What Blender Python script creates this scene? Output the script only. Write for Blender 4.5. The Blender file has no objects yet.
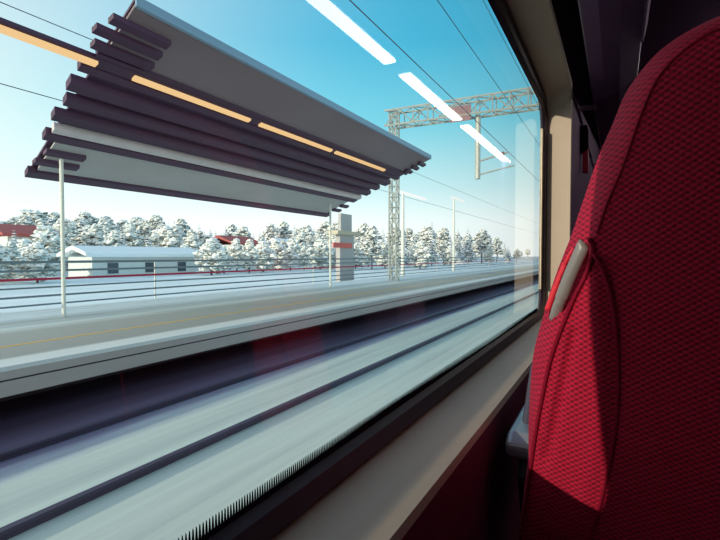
import bpy, bmesh, math, random
from mathutils import Vector, Matrix, noise
random.seed(7)
sc = bpy.context.scene
COL = sc.collection
H = 1.0                      # height of the eye above the carriage floor

# ------------------------------------------------------------ camera geometry
FPX = 480.0
TH = math.atan(257/480); PT = math.atan(14/480)
CF = Vector((math.cos(TH)*math.cos(PT), math.sin(TH)*math.cos(PT), -math.sin(PT)))
CR = Vector((math.sin(TH), -math.cos(TH), 0)); CU = CR.cross(CF)
def ray(u, v): return CF*FPX + CR*(u-360) + CU*(270-v)
def pix(P):
    P = P - Vector((0, 0, H)); w = P.dot(CF)
    return 360+FPX*P.dot(CR)/w, 270-FPX*P.dot(CU)/w
def atX(u, v, X): d = ray(u, v); t = X/d.x; return Vector((X, d.y*t, d.z*t+H))
def atY(u, v, Y): d = ray(u, v); t = Y/d.y; return Vector((d.x*t, Y, d.z*t+H))

cam = bpy.data.cameras.new('camera'); co = bpy.data.objects.new('camera', cam); COL.objects.link(co)
cam.sensor_width = 36; cam.lens = 36*FPX/720; cam.clip_start = 0.02; cam.clip_end = 3000
M = Matrix((CR, CU, -CF)).transposed().to_4x4(); M.translation = Vector((0, 0, H)); co.matrix_world = M
sc.camera = co

# ------------------------------------------------------------ materials
def srgb(r, g, b):
    return tuple(((c/255)/12.92 if c/255 <= .04045 else ((c/255+.055)/1.055)**2.4) for c in (r, g, b)) + (1,)
class NT:
    def __init__(s, name):
        s.m = bpy.data.materials.new(name); s.m.use_nodes = True; s.t = s.m.node_tree; s.t.nodes.clear()
        s.out = s.n('ShaderNodeOutputMaterial')
    def n(s, ty, **kw):
        x = s.t.nodes.new(ty)
        for k, v in kw.items():
            if k.startswith('i_'): x.inputs[k[2:].replace('_', ' ')].default_value = v
            else: setattr(x, k, v)
        return x
    def l(s, a, b): s.t.links.new(a, b)
    def math(s, op, a, b=None, c=None, clamp=False):
        x = s.n('ShaderNodeMath', operation=op, use_clamp=clamp)
        for i, v in enumerate((a, b, c)):
            if v is None: continue
            if isinstance(v, (int, float)): x.inputs[i].default_value = v
            else: s.l(v, x.inputs[i])
        return x.outputs[0]
    def mix(s, fac, a, b):
        x = s.n('ShaderNodeMix', data_type='RGBA')
        for i, v in ((0, fac), (6, a), (7, b)):
            if isinstance(v, (int, float, tuple)): x.inputs[i].default_value = v
            else: s.l(v, x.inputs[i])
        return x.outputs[2]
    def coords(s, kind='Object', scale=(1, 1, 1)):
        tc = s.n('ShaderNodeTexCoord'); mp = s.n('ShaderNodeMapping'); mp.inputs['Scale'].default_value = scale
        s.l(tc.outputs[kind], mp.inputs[0]); return mp.outputs[0]
    def noise(s, vec, scale, detail=4, rough=.6):
        x = s.n('ShaderNodeTexNoise'); x.inputs['Scale'].default_value = scale; x.inputs['Detail'].default_value = detail
        x.inputs['Roughness'].default_value = rough; s.l(vec, x.inputs['Vector']); return x.outputs['Fac']
    def ramp(s, fac, stops):
        x = s.n('ShaderNodeValToRGB'); s.l(fac, x.inputs[0]); e = x.color_ramp.elements
        e[0].position, e[0].color = stops[0]; e[1].position, e[1].color = stops[-1]
        for p, c in stops[1:-1]: q = e.new(p); q.color = c
        return x.outputs[0]
    def bsdf(s, **kw):
        b = s.n('ShaderNodeBsdfPrincipled')
        for k, v in kw.items():
            k = k.replace('_', ' ')
            if isinstance(v, (int, float, tuple)): b.inputs[k].default_value = v
            else: s.l(v, b.inputs[k])
        s.l(b.outputs[0], s.out.inputs[0]); return b
    def bump(s, h, strength, dist):
        x = s.n('ShaderNodeBump'); x.inputs['Strength'].default_value = strength; x.inputs['Distance'].default_value = dist
        s.l(h, x.inputs['Height']); return x.outputs[0]

def simple(name, c, rough=.5, metal=0., var=.12, scale=6., stretch=(1, 1, 1), bump=0., spec=.5):
    t = NT(name); v = t.coords('Object', stretch); n = t.noise(v, scale)
    dark = tuple(x*(1-var) for x in c[:3])+(1,); lite = tuple(min(1, x*(1+var)) for x in c[:3])+(1,)
    col = t.ramp(n, [(.3, dark), (.7, lite)])
    kw = dict(Base_Color=col, Roughness=rough, Metallic=metal, Specular_IOR_Level=spec)
    if bump: kw['Normal'] = t.bump(t.noise(v, scale*12, 3), bump, .002)
    t.bsdf(**kw); return t.m
def emit(name, c, s):
    t = NT(name); e = t.n('ShaderNodeEmission'); e.inputs[0].default_value = c; e.inputs[1].default_value = s
    t.l(e.outputs[0], t.out.inputs[0]); return t.m

def weave_mat():
    t = NT('red_woven_fabric')
    tc = t.n('ShaderNodeTexCoord'); sp = t.n('ShaderNodeSeparateXYZ'); t.l(tc.outputs['Object'], sp.inputs[0])
    wob = t.noise(t.coords('Object', (30, 30, 30)), 1.0, 2)
    u = t.math('ADD', sp.outputs[1], t.math('MULTIPLY', wob, .0012)); v = t.math('ADD', sp.outputs[2], t.math('MULTIPLY', wob, .001))
    pu, pv = .0105, .0072
    cu = t.math('COSINE', t.math('MULTIPLY', u, 2*math.pi/pu)); cv = t.math('COSINE', t.math('MULTIPLY', v, 2*math.pi/pv))
    lat = t.math('MULTIPLY', cu, cv)                                   # offset rows of rounded loops
    h01 = t.math('MULTIPLY_ADD', lat, .5, .5)
    thr = t.noise(t.coords('Object', (1, 1, 1)), 900, 2)
    hh = t.math('ADD', h01, t.math('MULTIPLY', thr, .35))
    big = t.noise(t.coords('Object', (1, 1, 1)), 5, 3)
    c1 = t.ramp(h01, [(.12, srgb(92, 2, 28)), (.5, srgb(158, 5, 42)), (.95, srgb(184, 14, 56))])
    c2 = t.mix(t.math('MULTIPLY', t.math('GREATER_THAN', thr, .60), .35), c1, srgb(206, 60, 90))
    c3 = t.mix(t.math('MULTIPLY', big, .18), c2, srgb(126, 2, 34))
    b = t.bsdf(Base_Color=c3, Roughness=.82, Specular_IOR_Level=.25, Normal=t.bump(hh, .75, .0016))
    b.inputs['Sheen Weight'].default_value = .35; b.inputs['Sheen Roughness'].default_value = .4
    b.inputs['Sheen Tint'].default_value = srgb(230, 90, 120); return t.m

def snow_mat(name, base, dirty, lo, hi, st=(.05, 1, 1), sc_=2.0):
    t = NT(name); v = t.coords('Object', st)
    n = t.noise(v, sc_, 5, .55); n2 = t.noise(t.coords('Object', (.3, 1.2, 1)), 14, 3)
    col = t.ramp(n, [(lo, dirty), (hi, base)])
    t.bsdf(Base_Color=col, Roughness=.75, Specular_IOR_Level=.25, Normal=t.bump(t.math('ADD', n, t.math('MULTIPLY', n2, .15)), .25, .05))
    return t.m

def frosted(name, green, snow, amount):
    t = NT(name); g = t.n('ShaderNodeNewGeometry'); sp = t.n('ShaderNodeSeparateXYZ'); t.l(g.outputs['Normal'], sp.inputs[0])
    n = t.noise(t.coords('Object', (1, 1, 1)), 2.2, 4)
    f = t.math('ADD', sp.outputs[2], t.math('MULTIPLY', n, 1.5)); f = t.math('SUBTRACT', f, amount)
    col = t.ramp(t.math('MULTIPLY_ADD', f, 1.6, .5, clamp=True), [(.2, green), (.75, snow)])
    t.bsdf(Base_Color=col, Roughness=.85, Specular_IOR_Level=.1); return t.m

def glass_mat():
    t = NT('window_glass')
    tr = t.n('ShaderNodeBsdfTransparent'); tr.inputs[0].default_value = (.93, .97, .97, 1)
    gl = t.n('ShaderNodeBsdfGlossy'); gl.inputs['Roughness'].default_value = .0
    fr = t.n('ShaderNodeFresnel'); fr.inputs[0].default_value = 1.55
    g = t.n('ShaderNodeNewGeometry')
    f = t.math('MULTIPLY_ADD', fr.outputs[0], .80, .035, clamp=True)
    f = t.math('MULTIPLY', f, t.math('SUBTRACT', 1.0, g.outputs['Backfacing']))
    mx = t.n('ShaderNodeMixShader'); t.l(f, mx.inputs[0]); t.l(tr.outputs[0], mx.inputs[1]); t.l(gl.outputs[0], mx.inputs[2])
    t.l(mx.outputs[0], t.out.inputs[0]); return t.m

def frit_mat():
    t = NT('dotted_frit'); tc = t.n('ShaderNodeTexCoord'); sp = t.n('ShaderNodeSeparateXYZ'); t.l(tc.outputs['Object'], sp.inputs[0])
    p = .0036
    cx = t.math('COSINE', t.math('MULTIPLY', sp.outputs[0], 2*math.pi/p))
    hgt = t.math('MULTIPLY', sp.outputs[2], 1/.017)                    # 0 at the bottom of the band, 1 at the top
    solid = t.math('GREATER_THAN', t.math('MULTIPLY_ADD', cx, .5, .5), t.math('MULTIPLY_ADD', hgt, 1.25, -.25))
    tr = t.n('ShaderNodeBsdfTransparent'); d = t.n('ShaderNodeBsdfDiffuse'); d.inputs[0].default_value = (.012, .008, .014, 1)
    mx = t.n('ShaderNodeMixShader'); t.l(solid, mx.inputs[0]); t.l(tr.outputs[0], mx.inputs[1]); t.l(d.outputs[0], mx.inputs[2])
    t.l(mx.outputs[0], t.out.inputs[0]); return t.m

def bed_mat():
    t = NT('snow_with_painted_shade'); tc = t.n('ShaderNodeTexCoord'); sp = t.n('ShaderNodeSeparateXYZ'); t.l(tc.outputs['Object'], sp.inputs[0])
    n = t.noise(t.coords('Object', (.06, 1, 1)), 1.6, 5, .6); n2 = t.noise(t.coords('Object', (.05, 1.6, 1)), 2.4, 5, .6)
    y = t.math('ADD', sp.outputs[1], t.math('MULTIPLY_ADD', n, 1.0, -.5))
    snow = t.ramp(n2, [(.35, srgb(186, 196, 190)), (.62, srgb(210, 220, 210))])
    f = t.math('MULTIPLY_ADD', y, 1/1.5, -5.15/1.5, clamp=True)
    dk = t.ramp(f, [(0, srgb(190, 196, 214)), (.35, srgb(112, 100, 124)), (1, srgb(62, 46, 62))])  # platform shadow put into the colour, snow running to dark purple
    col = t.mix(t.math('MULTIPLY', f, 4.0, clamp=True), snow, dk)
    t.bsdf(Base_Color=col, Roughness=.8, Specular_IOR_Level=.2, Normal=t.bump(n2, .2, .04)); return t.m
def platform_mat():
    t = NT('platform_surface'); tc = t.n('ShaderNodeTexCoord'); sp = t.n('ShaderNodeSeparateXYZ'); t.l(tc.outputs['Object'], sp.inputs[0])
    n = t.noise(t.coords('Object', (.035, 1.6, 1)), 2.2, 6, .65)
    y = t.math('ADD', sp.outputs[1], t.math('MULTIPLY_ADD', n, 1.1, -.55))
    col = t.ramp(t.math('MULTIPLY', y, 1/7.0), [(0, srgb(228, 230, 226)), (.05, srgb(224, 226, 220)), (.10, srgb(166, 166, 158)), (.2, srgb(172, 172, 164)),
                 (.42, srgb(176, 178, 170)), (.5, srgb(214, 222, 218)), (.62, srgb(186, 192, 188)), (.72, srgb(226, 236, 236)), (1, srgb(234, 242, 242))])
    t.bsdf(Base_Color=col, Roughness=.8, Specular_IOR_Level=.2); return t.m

MT = dict(
    fabric=weave_mat(),
    piping=simple('red_piping', srgb(118, 5, 34), .85, var=.35, scale=500, spec=.15),
    strap=simple('red_strap', srgb(206, 28, 48), .6, var=.15, scale=200),
    handle=simple('grey_handle', srgb(124, 118, 118), .38, .0, var=.06, scale=40),
    silver=simple('silver_plastic', srgb(140, 144, 154), .35, .3, var=.06, scale=30),
    darkgrey=simple('dark_grey_plastic', srgb(62, 56, 72), .5, var=.08, scale=30, bump=.1),
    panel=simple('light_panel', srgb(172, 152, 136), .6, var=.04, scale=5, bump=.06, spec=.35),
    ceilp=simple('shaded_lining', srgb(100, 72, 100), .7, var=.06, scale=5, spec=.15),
    maroon=simple('maroon_wall_shade', srgb(104, 30, 62), .6, var=.15, scale=60, bump=.3, spec=.25),
    black=simple('black_rubber', srgb(38, 20, 40), .5, var=.2, scale=30),
    blackm=simple('black_plastic_and_shade', srgb(16, 9, 17), .9, var=.2, scale=30, spec=.0),
    bead=simple('aluminium_bead', srgb(214, 196, 168), .3, .6, var=.06, scale=60),
    rackm=simple('rack_panel', srgb(96, 66, 98), .5, var=.08, scale=8),
    rackedge=simple('rack_edge', srgb(150, 126, 140), .35, .5, var=.1, scale=30),
    floorm=simple('floor_lino', srgb(84, 70, 84), .6, var=.2, scale=200),
    bluegrey=simple('blue_grey_metal', srgb(86, 92, 128), .4, .2, var=.08, scale=10),
    redplastic=simple('red_plastic', srgb(140, 16, 36), .4, var=.1, scale=30),
    lamp=emit('lamp_diffuser', (1, .95, .92, 1), 7.5),
    lamphouse=simple('lamp_housing', srgb(190, 186, 186), .4, var=.03),
    glass=glass_mat(), frit=frit_mat(),
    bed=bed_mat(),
    snow=snow_mat('trackside_snow', srgb(232, 242, 240), srgb(200, 214, 214), .35, .62),
    snowfar=snow_mat('field_snow', srgb(240, 246, 246), srgb(222, 232, 234), .35, .62, (.2, 1, 1), .4),
    ballast=simple('dark_ballast', srgb(74, 60, 72), .9, var=.5, scale=5, stretch=(.15, 1, 1)),
    concrete=simple('platform_concrete', srgb(184, 172, 166), .8, var=.08, scale=2, stretch=(.08, 1, 1)),
    joint=simple('dark_joint', srgb(60, 52, 60), .8),
    yellow=simple('yellow_paint', srgb(232, 184, 84), .7, var=.15, scale=3, stretch=(.1, 1, 1)),
    platform=platform_mat(),
    rail=simple('rail_steel', srgb(70, 62, 84), .5, .2, var=.2, scale=4, stretch=(.1, 1, 1)),
    soffit=simple('grey_soffit', srgb(124, 108, 114), .42, var=.12, scale=.7, stretch=(.35, 1, 1)),
    soffit2=simple('pale_soffit', srgb(176, 174, 172), .5, var=.1, scale=.6, stretch=(.5, 1, 1)),
    purlin=simple('purple_grey_steel', srgb(68, 38, 66), .55, var=.15, scale=2, stretch=(.1, 1, 1)),
    deck=simple('dark_roof_deck', srgb(70, 44, 70), .6, var=.2, scale=2, stretch=(.1, 1, 1)),
    palebeam=simple('pale_beam', srgb(206, 198, 198), .5, var=.06, scale=2),
    fascia=simple('blue_grey_fascia', srgb(122, 150, 172), .45, var=.06, scale=2, stretch=(.1, 1, 1)),
    tube=emit('warm_tube', srgb(255, 204, 146), 1.0),
    fencegrey=simple('fence_grey', srgb(112, 126, 132), .6, var=.1, scale=2, stretch=(.1, 1, 1)),
    fencered=simple('fence_red', srgb(178, 30, 66), .6, var=.1, scale=2, stretch=(.1, 1, 1)),
    mast=simple('mast_steel', srgb(176, 180, 172), .5, .2, var=.1, scale=3),
    brown=simple('insulator_brown', srgb(120, 84, 92), .5),
    wire=simple('wire_dark', srgb(44, 60, 80), .5),
    post=simple('pale_post', srgb(222, 224, 214), .5, var=.05),
    whitelamp=emit('white_luminaire', (1, .97, .95, 1), 1.15),
    trunk=simple('bark', srgb(96, 84, 84), .9, var=.3, scale=8),
    spruce=frosted('frosted_spruce', srgb(70, 98, 110), srgb(242, 245, 244), .6),
    pine=frosted('frosted_pine', srgb(120, 126, 124), srgb(242, 242, 236), .5),
    bush=frosted('frosted_bush', srgb(168, 172, 166), srgb(246, 246, 240), .35),
    housewall=simple('house_wall', srgb(196, 150, 140), .8, var=.08),
    redwall=simple('red_board_wall', srgb(176, 92, 88), .8, var=.12, scale=3, stretch=(6, 6, 1)),
    palewall=simple('pale_wall', srgb(214, 218, 214), .8, var=.06),
    roofsnow=simple('roof_snow', srgb(246, 250, 250), .8, var=.03),
    kiosk=simple('kiosk_grey', srgb(176, 174, 172), .6, var=.06),
    tan=simple('tan_roof', srgb(198, 186, 160), .6, var=.06),
    signred=simple('sign_red', srgb(216, 92, 84), .5, var=.05),
    darkglass=simple('dark_window', srgb(70, 84, 96), .2, var=.1),
)

# ------------------------------------------------------------ builders
def tag(o, label=None, cat=None, group=None, kind=None):
    for k, v in (('label', label), ('category', cat), ('group', group), ('kind', kind)):
        if v: o[k] = v
    return o
def empty(name, loc, label, cat, group=None):
    o = bpy.data.objects.new(name, None); COL.objects.link(o); o.location = loc; o.empty_display_size = .1
    return tag(o, label, cat, group)
def world_loc(o):
    v = Vector((0, 0, 0))
    while o: v += o.location; o = o.parent
    return v
def obj(name, bm, mat, parent=None, base=None, smooth=False, bevel=0., seg=2):
    """link bm (given in world coordinates) as one mesh object; origin at the parent or at base"""
    org = world_loc(parent) if parent else Vector(base if base else (0, 0, 0))
    bmesh.ops.translate(bm, verts=bm.verts, vec=-org)
    bmesh.ops.recalc_face_normals(bm, faces=bm.faces)
    me = bpy.data.meshes.new(name); bm.to_mesh(me); bm.free()
    for m in (mat if isinstance(mat, (list, tuple)) else [mat]): me.materials.append(m)
    if smooth:
        for p in me.polygons: p.use_smooth = True
    o = bpy.data.objects.new(name, me); COL.objects.link(o)
    if parent: o.parent = parent
    else: o.location = org
    if bevel:
        b = o.modifiers.new('bevel', 'BEVEL'); b.width = bevel; b.segments = seg; b.limit_method = 'ANGLE'; b.angle_limit = .6
    return o
def struct(name, bm, mat, **kw):
    o = obj(name, bm, mat, **kw); o['kind'] = 'structure'; return o
def box(bm, x0, x1, y0, y1, z0, z1, mi=0):
    v = [bm.verts.new((x, y, z)) for z in (z0, z1) for x, y in ((x0, y0), (x1, y0), (x1, y1), (x0, y1))]
    for q in ((0, 3, 2, 1), (4, 5, 6, 7), (0, 1, 5, 4), (1, 2, 6, 5), (2, 3, 7, 6), (3, 0, 4, 7)):
        bm.faces.new([v[i] for i in q]).material_index = mi
def BX(*a): bm = bmesh.new(); box(bm, *a); return bm
def prism(bm, poly, axis, a, b):
    """extrude a 2D polygon; axis x -> poly in (y,z); axis y -> (x,z); axis z -> (x,y)"""
    def P(q, t): return {'x': (t, q[0], q[1]), 'y': (q[0], t, q[1]), 'z': (q[0], q[1], t)}[axis]
    A = [bm.verts.new(P(q, a)) for q in poly]; B = [bm.verts.new(P(q, b)) for q in poly]
    n = len(poly); bm.faces.new(A); bm.faces.new(B[::-1])
    for i in range(n): bm.faces.new((A[i], B[i], B[(i+1) % n], A[(i+1) % n]))
def tube(bm, pts, r, n=8, cap=True, flat=None, nrm=None):
    pts = [Vector(p) for p in pts]; rs = r if isinstance(r, (list, tuple)) else [r]*len(pts); prev = None; rings = []
    for i, p in enumerate(pts):
        d = (pts[min(i+1, len(pts)-1)]-pts[max(i-1, 0)]).normalized()
        if nrm is not None: side = d.cross(nrm).normalized()
        else:
            ref = Vector((0, 0, 1)) if abs(d.z) < .9 else Vector((1, 0, 0))
            side = d.cross(ref).normalized()
        up = side.cross(d); fl = flat if flat else 1
        rings.append([bm.verts.new(p+(side*math.cos(2*math.pi*k/n)+up*fl*math.sin(2*math.pi*k/n))*rs[i]) for k in range(n)])
    for a, b in zip(rings, rings[1:]):
        for k in range(n): bm.faces.new((a[k], a[(k+1) % n], b[(k+1) % n], b[k]))
    if cap: bm.faces.new(rings[0][::-1]); bm.faces.new(rings[-1])
def rrect(x0, x1, z0, z1, r, k=7):
    """rounded rectangle in (x,z), counter-clockwise from the lower right corner"""
    out = []
    for cx, cz, a0 in ((x1-r, z0+r, -90), (x1-r, z1-r, 0), (x0+r, z1-r, 90), (x0+r, z0+r, 180)):
        for i in range(k):
            a = math.radians(a0+90*i/(k-1)); out.append((cx+r*math.cos(a), cz+r*math.sin(a)))
    return out
def ring(bm, pts, y): return [bm.verts.new((p[0], y, p[1])) for p in pts]
def bridge(bm, A, B):
    n = len(A)
    for i in range(n): bm.faces.new((A[i], A[(i+1) % n], B[(i+1) % n], B[i]))
def spline(pts, n):
    """Catmull-Rom through pts (Vectors), resampled to n points of equal arc length"""
    P = [Vector(p) for p in pts]; P = [P[0]*2-P[1]]+P+[P[-1]*2-P[-2]]; out = []
    for i in range(1, len(P)-2):
        for j in range(16):
            t = j/16; a, b, c, d = P[i-1:i+3]
            out.append(.5*((2*b)+(c-a)*t+(2*a-5*b+4*c-d)*t*t+(3*b-a-3*c+d)*t**3))
    out.append(P[-2]); L = [0]
    for a, b in zip(out, out[1:]): L.append(L[-1]+(b-a).length)
    res, k = [], 0
    for i in range(n):
        s = L[-1]*i/(n-1)
        while k < len(L)-2 and L[k+1] < s: k += 1
        f = (s-L[k])/max(1e-9, L[k+1]-L[k]); res.append(out[k].lerp(out[k+1], min(1, max(0, f))))
    return res
def dup(o, loc, rz=0., s=1., label=None, group=None):
    c = o.copy(); COL.objects.link(c); c.location = loc; c.rotation_euler = (0, 0, rz); c.scale = (s, s, s)
    if label: c['label'] = label
    if group: c['group'] = group
    for ch in list(o.children):
        d = ch.copy(); COL.objects.link(d); d.parent = c
        for g in list(ch.children): e = g.copy(); COL.objects.link(e); e.parent = d
    return c

# ------------------------------------------------------------ carriage shell
GY = .30; WY = .18                       # glass plane, inner wall plane
XB, XF, YR, ZC = -2.2, 6.6, -2.3, 2.24   # back, front, right wall, ceiling
GL = (.09, 2.27, H-.237, H+.648, .09)   # glass outline
GK = (.03, 2.315, H-.270, H+.715, .12)   # gasket outline
RV = (.0, 2.285, H-.262, H+.735, .03)   # inner edge of the reveal
bm = bmesh.new()
SPL = -.16                               # joint between the two window bays
ro = ring(bm, rrect(SPL, XF, 0.0, ZC, .004), WY); rs_ = ring(bm, rrect(RV[0]-.012, RV[1]+.012, RV[2]-.012, RV[3]+.012, .035), WY-.0)
bridge(bm, ro, rs_)
rr = ring(bm, rrect(RV[0]-.003, RV[1]+.003, RV[2]-.003, RV[3]+.003, .032), WY+.004); bridge(bm, rs_, rr)
rk = ring(bm, rrect(*GK), GY-.012); bridge(bm, rr, rk)
rk2 = ring(bm, rrect(GL[0]-.03, GL[1]+.03, GL[2]-.03, GL[3]+.03, .11), GY+.012); bridge(bm, rk, rk2)
rout = ring(bm, rrect(SPL, XF, -.75, ZC+.25, .004), GY+.012); bridge(bm, rk2, rout)
X2 = (-2.05, -.50)                       # unseen window added behind the eye to brighten the seatback
q0 = ring(bm, rrect(XB, SPL, 0.0, ZC, .004), WY); q1 = ring(bm, rrect(X2[0], X2[1], RV[2], RV[3], .1), WY)
q2 = ring(bm, rrect(X2[0], X2[1], RV[2], RV[3], .1), GY+.012); q3 = ring(bm, rrect(XB, SPL, -.75, ZC+.25, .004), GY+.012)
bridge(bm, q0, q1); bridge(bm, q1, q2); bridge(bm, q2, q3)
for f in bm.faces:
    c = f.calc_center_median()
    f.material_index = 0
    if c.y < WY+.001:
        if c.z < RV[2]-.004: f.material_index = 1  # lower wall: shade and red bounce from the seat put into the colour
        elif c.z > RV[3]+.004: f.material_index = 2  # upper wall: shadow above the reveal put into the colour as black
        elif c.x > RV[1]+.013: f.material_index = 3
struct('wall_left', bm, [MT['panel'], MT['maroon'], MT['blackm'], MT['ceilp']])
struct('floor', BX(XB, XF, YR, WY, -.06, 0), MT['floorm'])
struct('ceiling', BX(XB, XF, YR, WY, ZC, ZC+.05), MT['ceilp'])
bm = bmesh.new()
for a in ((XB, -2.0, 0, ZC), (-.6, XF, 0, ZC), (-2.0, -.6, 0, .75), (-2.0, -.6, 1.65, ZC)): box(bm, a[0], a[1], YR-.05, YR, a[2], a[3])
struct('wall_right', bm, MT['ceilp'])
struct('fill_window_right', BX(-2.0, -.6, YR-.03, YR-.024, .75, 1.65), MT['glass'])  # unseen window added to let in fill light from behind
struct('wall_back', BX(XB-.05, XB, YR-.05, GY+.012, -.06, ZC+.05), MT['ceilp'])
struct('wall_front', BX(XF, XF+.05, YR-.05, GY+.012, -.06, ZC+.05), MT['ceilp'])
bm = bmesh.new(); a = ring(bm, rrect(X2[0], X2[1], RV[2], RV[3], .1), GY); b = ring(bm, rrect(X2[0], X2[1], RV[2], RV[3], .1), GY+.006)
bm.faces.new(a); bm.faces.new(b[::-1]); bridge(bm, a, b); struct('fill_window_left', bm, MT['glass'])
# window: glass pane, rubber gasket, aluminium bead, dotted frit
bm = bmesh.new(); a = ring(bm, rrect(*GL), GY); b = ring(bm, rrect(*GL), GY+.006)
bm.faces.new(a); bm.faces.new(b[::-1]); bridge(bm, a, b)
win = struct('window_1', bm, MT['glass'], base=(1.0, GY, H-.237))
bm = bmesh.new()
g0 = ring(bm, rrect(*GK), GY-.011); g1 = ring(bm, rrect(GK[0]+.012, GK[1]-.012, GK[2]+.006, GK[3]-.012, .115), GY-.018)
e = .0
g2 = ring(bm, rrect(GL[0]-.008, GL[1]+.010, GL[2]-.006, GL[3]+.010, .096), GY-.012); g3 = ring(bm, rrect(*GL), GY-.001); g4 = ring(bm, rrect(GL[0]-.02, GL[1]+.02, GL[2]-.02, GL[3]+.02, .1), GY+.008)
bridge(bm, g0, g1); bridge(bm, g1, g2); bridge(bm, g2, g3); bridge(bm, g3, g4); bridge(bm, g4, g0)
obj('window_gasket', bm, MT['black'], win)
bm = bmesh.new()
box(bm, GL[1]-.03, GL[1]-.004, GY-.006, GY-.0005, GL[2]+.09, GL[3]-.09)
obj('window_bead', bm, MT['bead'], win, bevel=.002)
FZ = GL[2]+.0
bm = bmesh.new(); box(bm, GL[0]+.05, GL[1]-.09, GY-.0012, GY-.0004, FZ, FZ+.017)
fr = bpy.data.objects.new('window_frit', bpy.data.meshes.new('window_frit'))
bmesh.ops.translate(bm, verts=bm.verts, vec=(-1.0, -GY, -FZ)); bm.to_mesh(fr.data); bm.free(); fr.data.materials.append(MT['frit'])
COL.objects.link(fr); fr.parent = win; fr.location = (0, 0, 0)

# ------------------------------------------------------------ the red seat
YC = -.15
RC = .20
def seatX(h): return .70-RC*(h+.25)
def seatP(u, v, off):
    d = ray(u, v); t = (.70+off-.25*RC)/(d.x+RC*d.z); return Vector((d.x*t, d.y*t, d.z*t))      # eye-relative
SIL = [(512, 640), (515, 590), (518, 540), (524, 490), (528, 457), (529, 413), (533, 357), (543, 317), (553, 283), (563, 256), (571, 236), (584, 198), (598, 158), (613, 123), (627, 91), (653, 57), (680, 36), (710, 20), (725, 14)]
SEAM = [(516, 640), (519, 590), (522, 540), (527, 495), (532, 457), (540, 408), (551, 358), (563, 322), (575, 293), (586, 272), (592, 250), (597, 234), (607, 204), (624, 164), (640, 118), (657, 80), (680, 54), (706, 36), (722, 28)]
OFF_S = .055
sil = [seatP(u, v, OFF_S) for u, v in SIL]; seam = [seatP(u, v, 0.) for u, v in SEAM]
top = sil[-1].z
def finish(L, dz):
    l = L[-1]; n1 = Vector((0, (l.y+YC)/2, l.z+dz*.7)); n2 = Vector((0, YC, l.z+dz))
    return [Vector((0, p.y, p.z)) for p in L]+[n1, n2]
NR = 150
silc = spline(finish(sil, .020), NR); seamc = spline(finish(seam, .020), NR)
SLOT = [(589, 246), (580, 245), (569, 263), (556, 292), (549.5, 315), (563, 313), (578, 287), (588, 266)]
def sd_poly(p, poly):
    d = 1e9; inside = False; n = len(poly)
    for i in range(n):
        a = Vector(poly[i]); b = Vector(poly[(i+1) % n]); ab = b-a; t = max(0, min(1, (p-a).dot(ab)/ab.length_squared))
        d = min(d, (p-a-ab*t).length)
        if (a.y > p.y) != (b.y > p.y) and p.x < (b.x-a.x)*(p.y-a.y)/(b.y-a.y)+a.x: inside = not inside
    return d if inside else -d
CRE = [Vector(q) for q in ((574, 332), (566, 372), (556, 416), (547, 458))]
PIPE2 = [(594, 254), (603, 270), (611, 297), (616, 330), (618, 372), (617, 413), (611, 457), (598, 513), (588, 545), (572, 600)]
PANEL = [(592, 262), (603, 275), (611, 300), (616, 330), (618, 372), (617, 413), (611, 457), (598, 513), (588, 545), (525, 545), (530, 480), (540, 410), (552, 360), (567, 318), (582, 285)]
def seglist_d(p, L):
    d = 1e9
    for a, b in zip(L, L[1:]):
        ab = b-a; t = max(0, min(1, (p-a).dot(ab)/ab.length_squared)); d = min(d, (p-a-ab*t).length)
    return d
def seat_pos(y, z, off):
    p = Vector((seatX(z)+off, y, z+H)); u, v = pix(p); q = Vector((u, v)); e = 0.
    if 225 < v < 330 and 535 < u < 600:
        s = sd_poly(q, SLOT); e += .034*max(0, min(1, (s+.8)/2.2))
    if v > 255 and u < 625:
        s = sd_poly(q, PANEL); e -= .006*max(0, min(1, s/16))
        e += .011*math.exp(-(seglist_d(q, CRE)/3.4)**2)
    p.x += e; return p
NS, NI = 22, 44
def half_cols(i, side):
    S, K = silc[i], seamc[i]; out = []
    zc = min(K.z, seamc[-1].z-.02)
    for j in range(NI):                                    # centre line -> seam
        f = j/NI; y = YC+(K.y-YC)*f; z = zc+(K.z-zc)*f**3
        off = -.012*(1-f*f)
        out.append((y, z, off))
    for j in range(NS+1):                                  # seam -> silhouette
        f = j/NS; out.append((K.y+(S.y-K.y)*f, K.z+(S.z-K.z)*f, OFF_S*(f**1.5)))
    nin = Vector((0, YC-S.y, (min(S.z, top-.2))-S.z)); nin.normalize()
    for q, (ins, off) in enumerate(((.0015, .075), (.006, .095), (.016, .110), (.04, .118), (.09, .112))):
        out.append((S.y+nin.y*ins, S.z+nin.z*ins, off))
    yl, zl, ol = out[-1]
    for j in range(1, 7):
        f = j/6; out.append((yl+(YC-yl)*f, zl+(min(zl, top-.16)-zl)*f, ol-.012*math.sin(f*1.5)))
    return out
seat = empty('train_seat', (.95, YC, 0), 'high-backed train seat in red woven fabric seen from behind, beside the window', 'seat')
bm = bmesh.new(); grid = []
for i in range(NR):
    cols = half_cols(i, 1)
    left = [seat_pos(y, z, o) for y, z, o in cols]
    right = [Vector((p.x, 2*YC-p.y, p.z)) for p in (Vector((seatX(z)+o, y, z+H)) for y, z, o in cols)]
    lv = [bm.verts.new(p) for p in left]; rv = [lv[0]]+[bm.verts.new(p) for p in right[1:-1]]+[lv[-1]]
    grid.append((lv, rv))
for (a, b), (c, d) in zip(grid, grid[1:]):
    for k in range(len(a)-1):
        for A, C in ((a, c), (b, d)):
            q = []
            for v in (A[k], A[k+1], C[k+1], C[k]):
                if v not in q: q.append(v)
            if len(q) > 2:
                try: bm.faces.new(q)
                except ValueError: pass
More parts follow.
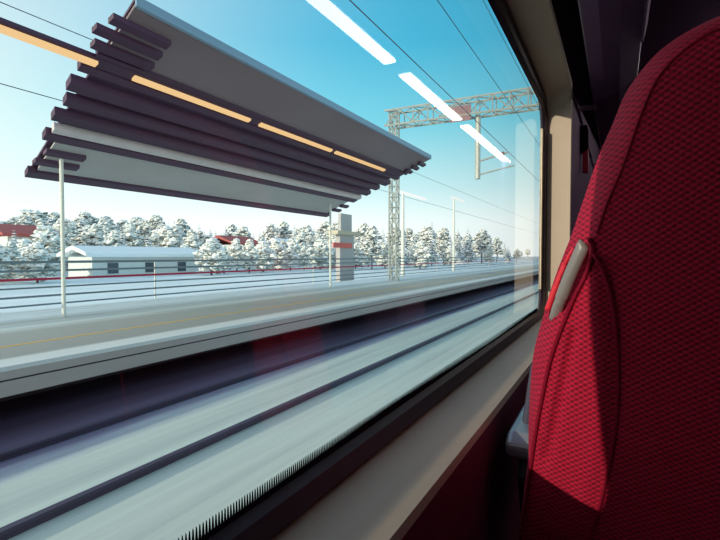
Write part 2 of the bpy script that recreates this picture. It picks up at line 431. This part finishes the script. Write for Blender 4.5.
bmesh.ops.remove_doubles(bm, verts=bm.verts, dist=1e-5)
obj('backrest', bm, MT['fabric'], seat, smooth=True)
bk = seat.children[0]
def on_seat(pts, off, n):
    out = []
    for q in spline([Vector((u, v, 0)) for u, v in pts], n):
        p = seatP(q.x, q.y, off); out.append(p+Vector((0, 0, H)))
    return out
bm = bmesh.new(); tube(bm, on_seat([(589, 238), (593, 250), (587, 272), (576, 294), (564, 322), (551, 358), (540, 408), (532, 457), (527, 495), (522, 540), (519, 590)], -.0010, 120), .0028, 8)
obj('piping', bm, MT['piping'], bk, smooth=True)
bm = bmesh.new(); tube(bm, on_seat(PIPE2, -.0070, 110), .0028, 8); obj('piping', bm, MT['piping'], bk, smooth=True)
bm = bmesh.new(); tube(bm, on_seat(SEAM[11:], .0002, 90), .0016, 6); o = obj('seam', bm, MT['piping'], bk, smooth=True)
bm = bmesh.new(); tube(bm, on_seat([(591, 240), (583, 241), (575, 247), (566, 263), (556, 287), (547.5, 310)], .038, 40), .0042, 8, flat=.6)
o = obj('strap', bm, MT['strap'], bk, smooth=True); o['label'] = 'bright red edging of the handle slot'
bm = bmesh.new(); hp = [seatP(584.5, 242, .020), seatP(582.0, 249, .016), seatP(571, 274, .016), seatP(561, 300, .018), seatP(555, 319, .026)]
tube(bm, [p+Vector((0, 0, H)) for p in spline(hp, 30)], .0082, 14, flat=.8); o = obj('handle', bm, MT['handle'], seat, smooth=True); o['label'] = 'grey grab handle in the slot at the seat corner'
# armrest, side shell, cushion, base
def sub(b, n=1): return b
bm = bmesh.new()
prism(bm, [(.775, H-.297), (.80, H-.285), (1.18, H-.275), (1.20, H-.295), (1.18, H-.325), (.83, H-.335), (.785, H-.325)], 'y', .095, .155)
o = obj('armrest', bm, MT['silver'], seat, bevel=.010, seg=3); o['label'] = 'silver grey armrest'
bm = bmesh.new(); prism(bm, [(.80, H-.36), (.84, H-.285), (.93, H-.20), (1.0, H-.20), (1.0, H-.50), (.86, H-.50)], 'y', .088, .140)
o = obj('side_shell', bm, MT['darkgrey'], seat, bevel=.008); o['label'] = 'dark grey side shell'
bm = bmesh.new(); box(bm, .84, 1.34, YC-.235, YC+.225, .34, .47); obj('seat_cushion', bm, MT['fabric'], seat, bevel=.04, seg=4, smooth=True)
bm = bmesh.new(); box(bm, .92, 1.22, YC-.16, YC+.16, .0, .34); obj('seat_base', bm, MT['darkgrey'], seat, bevel=.02)

# ------------------------------------------------------------ luggage rack, ceiling lamps, wall fittings
RE = 2.62                                     # far end of the first rack panel
rack = empty('luggage_rack', (1.2, 0, H+.75), 'dark overhead luggage rack above the window with a thin bright edge', 'luggage rack')
prof = [(.108, H+.752), (.06, H+.757), (.0, H+.790), (-.07, H+.842), (-.075, H+.862), (.0, H+.815), (.06, H+.777), (.108, H+.772)]
bm = bmesh.new(); prism(bm, prof, 'x', -1.5, RE); obj('rack_panel', bm, MT['rackm'], rack)
prof2 = [(y, z+.012) for y, z in prof]
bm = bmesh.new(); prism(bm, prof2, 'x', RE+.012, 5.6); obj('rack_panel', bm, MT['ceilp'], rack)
bm = bmesh.new(); tube(bm, [(-1.5, .110, H+.758), (5.6, .110, H+.758)], .0035, 8); obj('edge_rail', bm, MT['rackedge'], rack)
bm = bmesh.new(); prism(bm, [(-.070, H+.835), (-.078, H+.835), (-.092, H+.90), (-.080, H+.90)], 'x', -1.5, 2.2); obj('lip', bm, MT['ceilp'], rack)
for x in (.6, 2.72, 4.4):
    bm = bmesh.new(); box(bm, x, x+.03, .100, WY, H+.748, H+.766); obj('bracket', bm, MT['rackedge'], rack)
for i, (x0, x1, lab) in enumerate(((1.30, 2.77, 'ceiling strip light mirrored as the longest white bar, top of the window'), (2.96, 4.2, 'ceiling strip light mirrored as the middle white bar in the window'), (4.38, 6.4, 'ceiling strip light mirrored as the lowest white bar, beside the gantry'))):
    t = empty('ceiling_light', ((x0+x1)/2, -.66, ZC), lab, 'ceiling light', 'strip lights along the carriage ceiling')
    bm = bmesh.new(); box(bm, x0, x1, -.71, -.61, ZC-.03, ZC); obj('lamp_housing', bm, MT['lamphouse'], t, bevel=.004)
    bm = bmesh.new(); box(bm, x0+.02, x1-.02, -.70, -.62, ZC-.045, ZC-.03); obj('diffuser', bm, MT['lamp'], t)
t = empty('emergency_hammer', (2.82, WY, H+.55), 'dark wall-mounted emergency hammer holder with a red strip, beyond the window pillar', 'emergency hammer')
bm = bmesh.new(); box(bm, 2.76, 2.90, WY-.035, WY, H+.555, H+.68); obj('holder', bm, MT['blackm'], t, bevel=.006)
bm = bmesh.new(); box(bm, 2.80, 2.85, WY-.040, WY-.012, H+.44, H+.56); o = obj('strip', bm, MT['redplastic'], t, bevel=.004); o['label'] = 'dark red strip hanging below the holder'
t = empty('grab_pole', (6.3, -.83, 0), 'blue-grey pole rising behind the top of the red seat', 'pole')
p1 = atX(695, 30, 6.3); p0 = atX(705, -40, 6.3)
bm = bmesh.new(); dd = (p0-p1); pa = p1+dd*((ZC-p1.z)/dd.z); tube(bm, [p1-dd*((p1.z)/dd.z)*.0+Vector((0, 0, -.35)), p1, pa], .08, 14)
tube(bm, [Vector((p1.x, p1.y, 0)), p1+Vector((0, 0, -.35))], .08, 14); obj('pole', bm, MT['bluegrey'], t, smooth=True)

# ------------------------------------------------------------ outside: ground, track, platform
RZ = H-2.1                                   # rail head height
GZ = RZ-.07
bm = bmesh.new(); box(bm, -300, 1500, 13.7, 900, GZ-.4, GZ); struct('ground', bm, MT['snowfar'])
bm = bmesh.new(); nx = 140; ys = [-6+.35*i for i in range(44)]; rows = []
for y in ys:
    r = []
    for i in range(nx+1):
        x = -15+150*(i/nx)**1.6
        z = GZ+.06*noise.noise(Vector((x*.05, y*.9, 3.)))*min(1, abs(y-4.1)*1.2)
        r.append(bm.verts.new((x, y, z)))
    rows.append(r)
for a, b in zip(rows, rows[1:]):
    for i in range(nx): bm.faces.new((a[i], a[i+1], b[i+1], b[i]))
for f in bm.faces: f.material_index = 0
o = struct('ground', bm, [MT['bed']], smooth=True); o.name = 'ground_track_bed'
for y, lab in ((4.10, 'dark steel rail running through the bright snow nearest the train'), (5.72, 'dark steel rail in the shade close under the platform')):
    prof = [(-.075, -.16), (.075, -.16), (.075, -.145), (.012, -.12), (.012, -.045), (.036, -.03), (.036, 0), (-.036, 0), (-.036, -.03), (-.012, -.045), (-.012, -.12), (-.075, -.145)]
    bm = bmesh.new(); prism(bm, [(y+a, RZ+.02+b) for a, b in prof], 'x', -12, 130)
    tag(obj('rail', bm, MT['rail'], base=(0, y, GZ)), lab, 'rail')
PZ = H-1.42; PE = 6.9
plat = empty('platform', (20, PE, GZ), 'long grey station platform with snow streaks and a yellow line', 'platform')
bm = bmesh.new(); box(bm, -12, 120, 0, 6.75, 0, .06)
bmesh.ops.translate(bm, verts=bm.verts, vec=(0, PE, PZ-.06))
sp = bpy.data.objects.new('surface', bpy.data.meshes.new('surface')); bmesh.ops.translate(bm, verts=bm.verts, vec=(-20, -PE, -(PZ-.06))); bm.to_mesh(sp.data); bm.free()
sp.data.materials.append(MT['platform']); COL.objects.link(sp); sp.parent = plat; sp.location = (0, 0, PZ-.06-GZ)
bm = bmesh.new(); box(bm, -12, 120, PE-.005, PE+.5, PZ-.17, PZ-.061); obj('edge_slab', bm, MT['concrete'], plat)
bm = bmesh.new(); box(bm, -12, 120, PE+.02, PE+.5, PZ-.195, PZ-.17); obj('edge_joint', bm, MT['joint'], plat)
bm = bmesh.new(); box(bm, -12, 120, PE, PE+.5, PZ-.39, PZ-.195); obj('edge_beam', bm, MT['concrete'], plat)
bm = bmesh.new(); box(bm, -12, 120, PE+1.1, 13.6, GZ-.05, PZ-.39); obj('foundation', bm, MT['joint'], plat)
bm = bmesh.new(); box(bm, -12, 120, PE+.5, PE+1.3, PZ-.38, PZ-.061); obj('deck_slab', bm, MT['joint'], plat)
bm = bmesh.new(); box(bm, -12, 120, 8.38, 8.47, PZ-.01, PZ+.004); o = obj('yellow_line', bm, MT['yellow'], plat); o['label'] = 'yellow safety line'

# fence along the back of the platform
FY = 13.45
fence = empty('platform_fence', (20, FY, PZ), 'long low fence of grey horizontal rails with one red rail behind the platform', 'fence')
for hY, m, r in ((-.012, 'fencegrey', .035), (-.029, 'fencegrey', .03), (-.0455, 'fencered', .032), (-.062, 'fencegrey', .022), (-.079, 'fencegrey', .026), (-.096, 'fencegrey', .022)):
    z = H+hY*FY; bm = bmesh.new(); box(bm, -10, 118, FY-.02, FY+.02, z-r, z+r); o = obj('rail', bm, MT[m], fence)
    if m == 'fencered': o['label'] = 'dark red rail'
for i in range(14):
    x = -8+9.4*i; bm = bmesh.new(); box(bm, x-.02, x+.02, FY+.021, FY+.05, PZ-.02, H-.012*FY); obj('post', bm, MT['post'], fence)

# ------------------------------------------------------------ platform canopy
CX0, CX1 = 5.6, 19.4
def cz(Y): return H+4.10-.42*(Y-7.0)
can = empty('platform_canopy', (12, 11.4, PZ), 'large sloping platform canopy with dark ribbed underside and pale posts', 'canopy')
def slab(name, y0, y1, d0, d1, m, x0=CX0, x1=CX1):
    bm = bmesh.new(); prism(bm, [(y0, cz(y0)+d0), (y1, cz(y1)+d0), (y1, cz(y1)+d1), (y0, cz(y0)+d1)], 'x', x0, x1)
    for v in bm.verts:                         # the left end runs askew
        if v.co.x < (x0+x1)/2 and x1-x0 > 3: v.co.x += (v.co.y-7)*.2-.3
    return obj(name, bm, MT[m], can)
slab('roof_deck', 7.0, 12.25, .10, .15, 'deck')
slab('fascia', 6.97, 7.02, -.02, .14, 'fascia')
slab('soffit', 7.03, 8.12, 0, .05, 'soffit')
slab('soffit', 10.82, 11.98, 0, .05, 'soffit2', CX0+.1, CX1-.3)
slab('pale_beam', 10.36, 10.50, -.05, .099, 'palebeam', CX0-.1, CX1+.1)
for y0, y1, e0, e1 in ((12.02, 12.25, .1, .1), (10.56, 10.78, .2, .1), (8.13, 8.22, .15, .2), (8.50, 8.66, .3, .2), (8.95, 9.2, .3, .2), (9.42, 9.62, .2, .1), (9.9, 10.12, .25, .15)):
    slab('purlin', y0, y1, -.05, .099, 'purlin', CX0-e0, CX1+e1)
for y0, e0 in ((7.3, .25), (7.6, .4), (7.9, .3), (11.1, .0), (11.5, .1)):        # beam ends that stick out past the soffit
    for xa, xb in ((CX0-.3+(y0-7)*.2-e0, CX0+.6+(y0-7)*.2), (CX1-.4, CX1+.25)): slab('purlin', y0, y0+.14, -.09, -.002, 'purlin', xa, xb)
bm = bmesh.new(); prism(bm, [(8.24, cz(8.24)-.04), (8.46, cz(8.46)-.04), (8.46, cz(8.46)+.02), (8.24, cz(8.24)+.02)], 'x', 3.6, CX1); obj('lamp_rail', bm, MT['purlin'], can)
for x in (6.55, 18.3):
    bm = bmesh.new(); tube(bm, [(x, 11.3, PZ-.01), (x, 11.3, cz(11.3)+.09)], .045, 10); obj('post', bm, MT['post'], can)
for x0, x1, lab in ((3.7, 5.5, 'warm tube light on the rail sticking out past the canopy end'), (6.25, 9.6, 'longest warm tube light under the canopy'), (10.0, 13.6, 'warm tube light in the middle of the canopy row'), (13.85, 17.7, 'warm tube light nearest the pointed canopy tip')):
    t = empty('canopy_light', ((x0+x1)/2, 8.35, cz(8.35)), lab, 'light', 'warm tube lights under the canopy')
    bm = bmesh.new(); prism(bm, [(8.30, cz(8.30)-.09), (8.40, cz(8.40)-.09), (8.40, cz(8.40)-.041), (8.30, cz(8.30)-.041)], 'x', x0, x1); obj('tube', bm, MT['tube'], t)

# ------------------------------------------------------------ catenary gantry, wires, lamp posts
GX = 25.0; gt = GX*.325+H; gb = gt-1.0
gan = empty('catenary_gantry', (GX, 11.2, PZ), 'grey lattice catenary gantry on a lattice mast beyond the canopy', 'gantry')
def lattice(bm, A, B, w, n, r):
    A, B = Vector(A), Vector(B); d = (B-A).normalized(); s = Vector((1, 0, 0)); u = d.cross(s).normalized()
    cs = [(s*a+u*b)*w/2 for a, b in ((-1, -1), (1, -1), (1, 1), (-1, 1))]
    for c in cs: tube(bm, [A+c, B+c], r, 5)
    for i in range(n):
        p, q = A.lerp(B, i/n), A.lerp(B, (i+1)/n)
        for k in range(4):
            c, e = (cs[k], cs[(k+1) % 4]) if i % 2 else (cs[(k+1) % 4], cs[k])
            tube(bm, [p+c, q+e], r*.6, 4)
        for k in range(4): tube(bm, [q+cs[k], q+cs[(k+1) % 4]], r*.6, 4)
bm = bmesh.new(); lattice(bm, (GX, 11.2, PZ-.02), (GX, 11.2, gt), .42, 16, .045); obj('mast', bm, MT['mast'], gan)
bm = bmesh.new(); lattice(bm, (GX, 11.6, gt-.42), (GX, -5.5, gt-.42), .84, 20, .055); obj('beam', bm, MT['mast'], gan)
bm = bmesh.new(); lattice(bm, (GX, -5.3, GZ), (GX, -5.3, gt-.84), .42, 16, .045); obj('mast', bm, MT['mast'], gan)
px = atX(478, 120, GX)
bm = bmesh.new(); tube(bm, [(GX, px.y, gt-.84), (GX, px.y, H+4.0)], .14, 10); obj('drop_post', bm, MT['mast'], gan)
bm = bmesh.new(); tube(bm, [(GX, px.y, H+4.9), (GX, 4.9, H+5.24)], .05, 8); tube(bm, [(GX, px.y, H+4.2), (GX, 4.6, H+4.55)], .04, 8); obj('cantilever_arm', bm, MT['mast'], gan)
bm = bmesh.new(); tube(bm, [(GX, 5.5, H+5.13), (GX, 5.1, H+5.2)], .09, 10); obj('insulator', bm, MT['brown'], gan)
bm = bmesh.new(); box(bm, GX-.45, GX-.43, px.y+.25, px.y+1.35, gt-1.15, gt-.35); obj('equipment_plate', bm, MT['brown'], gan)
for y, h, r, x1, lab in ((4.9, 5.24, .013, 120, 'thick dark overhead wire crossing the sky left of the others'), (3.4, 5.37, .010, 120, 'dark overhead wire in the middle of the three near ones'), (2.5, 5.25, .007, 120, 'thinnest overhead wire, nearest the upper window frame'),
                     (16.0, 7.42, .014, 140, 'upper far wire ending at the back of the canopy'), (16.0, 5.05, .014, 140, 'lower far wire ending at the back of the canopy')):
    bm = bmesh.new(); tube(bm, [(-6, y, H+h), (GX, y, H+h), (x1, y, H+h)], r, 6)
    tag(obj('overhead_wire', bm, MT['wire'], base=(0, y, H+h)), lab, 'wire')
def lamp_post(u0, u1, v0, Y, lab):
    a, b = atY(u0, v0, Y), atY(u1, v0, Y); hz = a.z
    t = empty('lamp_post', (a.x, Y, GZ), lab, 'lamp post', None)
    bm = bmesh.new(); tube(bm, [(a.x, Y, GZ-.02), (a.x, Y, hz)], [.16, .10], 10); obj('pole', bm, MT['post'], t)
    bm = bmesh.new(); tube(bm, [(a.x-1.1, Y, hz+.06), (a.x-.6, Y, hz+.10), (b.x, Y, hz+.10), (b.x+.4, Y, hz+.05)], [.08, .2, .2, .08], 10, flat=.5); obj('lamp_head', bm, MT['whitelamp'], t)
lamp_post(403, 424, 194, 14.5, 'pale lamp post with a long white head just right of the lattice mast')
lamp_post(454, 463, 199, 14.5, 'pale lamp post with a long white head in front of the dark spruces')

# ------------------------------------------------------------ kiosk, houses
a, b = atY(340, 256, 15.2), atY(354, 256, 15.2)
k = empty('kiosk', ((a.x+b.x)/2, 15.2, GZ), 'narrow grey kiosk with tan roof and red sign band behind the fence', 'kiosk')
z = lambda v: atY(347, v, 15.2).z
bm = bmesh.new(); box(bm, a.x, b.x, 15.2, 15.5, GZ-.05, z(235)); obj('body', bm, MT['kiosk'], k)
bm = bmesh.new(); box(bm, a.x-.6, b.x+.6, 15.0, 15.7, z(235), z(231.5)); obj('roof', bm, MT['tan'], k)
bm = bmesh.new(); box(bm, a.x-.9, b.x-.4, 15.12, 15.19, z(248), z(243)); obj('sign_band', bm, MT['signred'], k)
bm = bmesh.new(); box(bm, a.x+.2, b.x-.2, 15.25, 15.45, z(231.5), z(214)); obj('chimney', bm, MT['kiosk'], k)
HS = []
def house(name, u0, u1, veave, vridge, Y, dep, wall, lab, roof='roofsnow'):
    a, b = atY(u0, 256, Y), atY(u1, 256, Y); ze, zr = atY((u0+u1)/2, veave, Y).z, atY((u0+u1)/2, vridge, Y).z
    t = empty(name, ((a.x+b.x)/2, Y, GZ), lab, 'building')
    bm = bmesh.new(); box(bm, a.x, b.x, Y, Y+dep, GZ-.1, ze); obj('wall', bm, MT[wall], t)
    bm = bmesh.new(); prism(bm, [(Y-.6, ze), (Y+dep/2, zr), (Y+dep+.6, ze), (Y+dep+.6, ze+.35), (Y+dep/2, zr+.4), (Y-.6, ze+.35)], 'x', a.x-.8, b.x+.8); obj('roof', bm, MT[roof], t)
    HS.append((a.x-4, b.x+4, Y-3.5, Y+dep+3.5))
    n = max(2, int((b.x-a.x)/4))
    for i in range(n):
        x = a.x+(i+.5)*(b.x-a.x)/n; bm = bmesh.new(); box(bm, x-.6, x+.6, Y-.05, Y, ze-1.7, ze-.6); obj('window', bm, MT['darkglass'], t)
house('long_building', 92, 196, 257, 250, 46, 4, 'palewall', 'long low pale building with a snow-covered roof behind the fence')
house('red_roofed_house', 8, 56, 237, 227, 60, 7, 'palewall', 'pale house with a red roof among the trees at the far left', 'redwall')
house('cottage', 234, 258, 245, 238, 57, 6, 'palewall', 'small red-roofed cottage showing between the trees in the middle', 'redwall')
house('pale_house', 288, 308, 247, 240, 70, 8, 'palewall', 'small pale house showing between frosted trees')

# ------------------------------------------------------------ trees
def spruce(name, hgt, rad, seed, mat, label):
    rnd = random.Random(seed)
    t = empty(name, (0, 0, 0), label, 'tree')
    bm = bmesh.new(); tube(bm, [(0, 0, -.3), (0, 0, hgt*.95)], [.16, .02], 6); obj('trunk', bm, MT['trunk'], t)
    bm = bmesh.new(); lv = 17
    for i in range(lv):
        f = i/(lv-1); z = hgt*(.10+.88*f); R = rad*(1-f)**.85*(.85+.3*rnd.random())+.12; nb = max(4, int(11-5*f))
        ph = rnd.random()*6
        for j in range(nb):
            a = ph+2*math.pi*(j+rnd.uniform(-.25, .25))/nb; L = R*rnd.uniform(.75, 1.15); w = L*.30*rnd.uniform(.8, 1.2)
            d = Vector((math.cos(a), math.sin(a), 0)); s = Vector((-d.y, d.x, 0)); rings = []
            for q, (fr_, ww, dz) in enumerate(((0, .25, .05), (.3, .8, .06), (.6, 1., -.06), (.85, .7, -.22), (1., .12, -.30))):
                c = d*L*fr_+Vector((0, 0, z+dz*L)); ww = ww*w*rnd.uniform(.75, 1.25); th = .10*L*(1.1-fr_)
                rings.append([bm.verts.new(c+s*ww+Vector((0, 0, -th*.9))), bm.verts.new(c+Vector((0, 0, th))), bm.verts.new(c-s*ww+Vector((0, 0, -th*.9))), bm.verts.new(c+Vector((0, 0, -th*1.3)))])
            for A, B in zip(rings, rings[1:]):
                for k in range(4): bm.faces.new((A[k], A[(k+1) % 4], B[(k+1) % 4], B[k]))
            bm.faces.new(rings[0][::-1]); bm.faces.new(rings[-1])
    obj('foliage', bm, MT[mat], t); return t
def pine(name, hgt, rad, seed, mat, label, lo=.35, trunk=True):
    rnd = random.Random(seed); t = empty(name, (0, 0, 0), label, 'tree')
    bm = bmesh.new(); tube(bm, [(0, 0, -.3), (.1, 0, hgt*.5), (0, .05, hgt*.92)], [.2, .13, .04], 6)
    for i in range(7):
        a = rnd.random()*6.28; z = hgt*rnd.uniform(lo, .85); tube(bm, [(0, 0, z), (math.cos(a)*rad*.7, math.sin(a)*rad*.7, z+rad*.25)], [.06, .02], 4)
    obj('trunk', bm, MT['trunk'], t)
    bm = bmesh.new()
    for i in range(130):
        f = rnd.random(); z = hgt*(lo+(1-lo)*f); R = rad*math.sin(math.pi*min(.98, .22+.78*f))**.7*rnd.uniform(.15, 1.0)
        a = rnd.random()*6.28; c = Vector((math.cos(a)*R, math.sin(a)*R, z)); r = rad*rnd.uniform(.12, .24)
        res = bmesh.ops.create_icosphere(bm, subdivisions=2, radius=1.0)
        for v in res['verts']:
            n = 1+1.1*noise.noise(v.co*2.4+Vector((i*7.3, seed, 0)))
            v.co = c+Vector((v.co.x*r*n*1.15, v.co.y*r*n*1.15, v.co.z*r*n*.7))
    obj('foliage', bm, MT[mat], t); return t
protos = [
    spruce('spruce', 12.0, 2.5, 1, 'spruce', 'dark snow-laden spruce in the tree line'), spruce('spruce', 10.0, 2.3, 2, 'spruce', 'dark snow-laden spruce in the tree line'),
    spruce('spruce', 13.0, 2.2, 3, 'spruce', 'dark snow-laden spruce in the tree line'),
    pine('pine', 11.0, 2.7, 4, 'pine', 'grey frosted pine with a rounded crown in the tree line'), pine('pine', 9.5, 2.9, 5, 'pine', 'grey frosted pine with a rounded crown in the tree line'),
    pine('birch', 8.0, 2.4, 6, 'bush', 'white rime-covered bushy tree in front of the tree line', .12), pine('birch', 6.0, 2.6, 8, 'bush', 'white rime-covered bushy tree in front of the tree line', .10)]
GRP = ['spruces in the tree line']*3+['pines in the tree line']*2+['rime-covered trees in the tree line']*2
used = [False]*len(protos)
def plant(k, x, y, s):
    rz = random.random()*6.28
    if not used[k]:
        used[k] = True; o = protos[k]; o.location = (x, y, GZ); o.rotation_euler = (0, 0, rz); o.scale = (s, s, s); o['group'] = GRP[k]
    else: dup(protos[k], (x, y, GZ), rz, s)
RADS = (2.5, 2.3, 2.2, 2.7, 2.9, 2.4, 2.6)
placed = []
def tree_at(u, vtop, Ys, k, hts=(12.0, 10.0, 13.0, 11.0, 9.5, 8.0, 6.0)):
    for Y in Ys:                              # the first distance with room between neighbours and houses
        p = atY(u, vtop, Y); sc_ = max(.3, (p.z-GZ)/hts[k]); R = RADS[k]*sc_
        if all((p.x-a)**2+(Y-b)**2 > (.88*(R+c))**2 for a, b, c in placed) and not any(h[0] < p.x < h[1] and h[2] < Y < h[3] for h in HS):
            placed.append((p.x, Y, R)); plant(k, p.x, Y, sc_); return True
    return False
rt = random.Random(11)
# far row: top line of the forest follows the photograph
TOP = [(-30, 217), (0, 220), (30, 212), (70, 210), (100, 212), (140, 213), (180, 219), (230, 224), (270, 224), (300, 221), (340, 222), (380, 226), (400, 227), (440, 226), (470, 232), (500, 240), (520, 246), (600, 250)]
def topv(u):
    for (a, b), (c, d) in zip(TOP, TOP[1:]):
        if a <= u <= c: return b+(d-b)*(u-a)/(c-a)
    return 250
u = -24.
while u < 540:
    tree_at(u, topv(u)+rt.uniform(0, 9), [rt.uniform(78, 84)+7*q for q in rt.sample(range(7), 7)], rt.choice([0, 1, 2, 3, 3, 4])); u += rt.uniform(4.6, 7.0)
u = -20.
while u < 380:
    tree_at(u, topv(u)+rt.uniform(10, 20), [rt.uniform(54, 58)+5*q for q in rt.sample(range(4), 4)], rt.choice([5, 5, 6, 4, 3, 1])); u += rt.uniform(7, 10)
u = -16.
while u < 400:
    if not 78 < u < 205: tree_at(u, rt.uniform(238, 247), [rt.uniform(40, 43)+3*q for q in range(5)], rt.choice([5, 6, 6]))
    u += rt.uniform(11, 16)
for u, v, Y, k in ((372, 227, 34, 3), (403, 222, 36, 0), (414, 232, 38, 1), (432, 219, 36, 2), (428, 228, 38, 4), (444, 229, 37, 3), (458, 228, 36, 1), (468, 226, 36, 0), (482, 231, 34, 4), (497, 238, 34, 3), (508, 246, 32, 1), (517, 249, 30, 4), (420, 243, 33, 6), (450, 247, 33, 6), (385, 243, 34, 5), (489, 246, 30, 5)):
    tree_at(u, v, [Y, Y+4, Y-4, Y+8, Y+12, Y+16], k)

# ------------------------------------------------------------ light
w = bpy.data.worlds.new('winter_sky'); sc.world = w; w.use_nodes = True; nt = w.node_tree; nt.nodes.clear()
out = nt.nodes.new('ShaderNodeOutputWorld'); bg = nt.nodes.new('ShaderNodeBackground'); tc = nt.nodes.new('ShaderNodeTexCoord')
sep = nt.nodes.new('ShaderNodeSeparateXYZ'); rp = nt.nodes.new('ShaderNodeValToRGB')
nt.links.new(tc.outputs['Generated'], sep.inputs[0]); nt.links.new(sep.outputs[2], rp.inputs[0])
E_ = rp.color_ramp.elements
ST = [(0, srgb(252, 252, 250)), (.07, srgb(244, 250, 248)), (.14, srgb(200, 232, 236)), (.26, srgb(126, 206, 224)), (.40, srgb(76, 178, 212)), (1.0, srgb(40, 120, 175))]
E_[0].position, E_[0].color = ST[0]; E_[1].position, E_[1].color = ST[-1]
for p, c in ST[1:-1]: q = E_.new(p); q.color = c
rp2 = nt.nodes.new('ShaderNodeValToRGB'); nt.links.new(sep.outputs[2], rp2.inputs[0]); F_ = rp2.color_ramp.elements
F_[0].position, F_[0].color = 0, srgb(254, 250, 246); F_[1].position, F_[1].color = 1, srgb(168, 176, 196)
q = F_.new(.25); q.color = srgb(236, 240, 236)
sdir = nt.nodes.new('ShaderNodeVectorMath'); sdir.operation = 'DOT_PRODUCT'; nt.links.new(tc.outputs['Generated'], sdir.inputs[0]); sdir.inputs[1].default_value = (-.88, .42, .19)
mr = nt.nodes.new('ShaderNodeMapRange'); mr.interpolation_type = 'SMOOTHSTEP'; nt.links.new(sdir.outputs['Value'], mr.inputs[0])
mr.inputs[1].default_value = -.55; mr.inputs[2].default_value = .45
mx = nt.nodes.new('ShaderNodeMix'); mx.data_type = 'RGBA'; nt.links.new(mr.outputs[0], mx.inputs[0]); nt.links.new(rp.outputs[0], mx.inputs[6]); nt.links.new(rp2.outputs[0], mx.inputs[7])
nt.links.new(mx.outputs[2], bg.inputs[0]); bg.inputs[1].default_value = 1.25; nt.links.new(bg.outputs[0], out.inputs[0])
sd = Vector((2.1, -1.0, -.46)).normalized()
sl = bpy.data.lights.new('sun', 'SUN'); so = bpy.data.objects.new('sun', sl); COL.objects.link(so)
sl.energy = 3.5; sl.color = (1, .86, .66); sl.angle = math.radians(.6)
so.rotation_euler = sd.to_track_quat('-Z', 'Y').to_euler(); so.location = (-20, 8, 12)

vs = sc.view_settings
vs.view_transform = 'Standard'; vs.look = 'None'; vs.exposure = 0.15; vs.gamma = 1.0; vs.use_curve_mapping = False
sc.cycles.max_bounces = 8; sc.cycles.transparent_max_bounces = 16
sc.cycles.caustics_reflective = False; sc.cycles.caustics_refractive = False
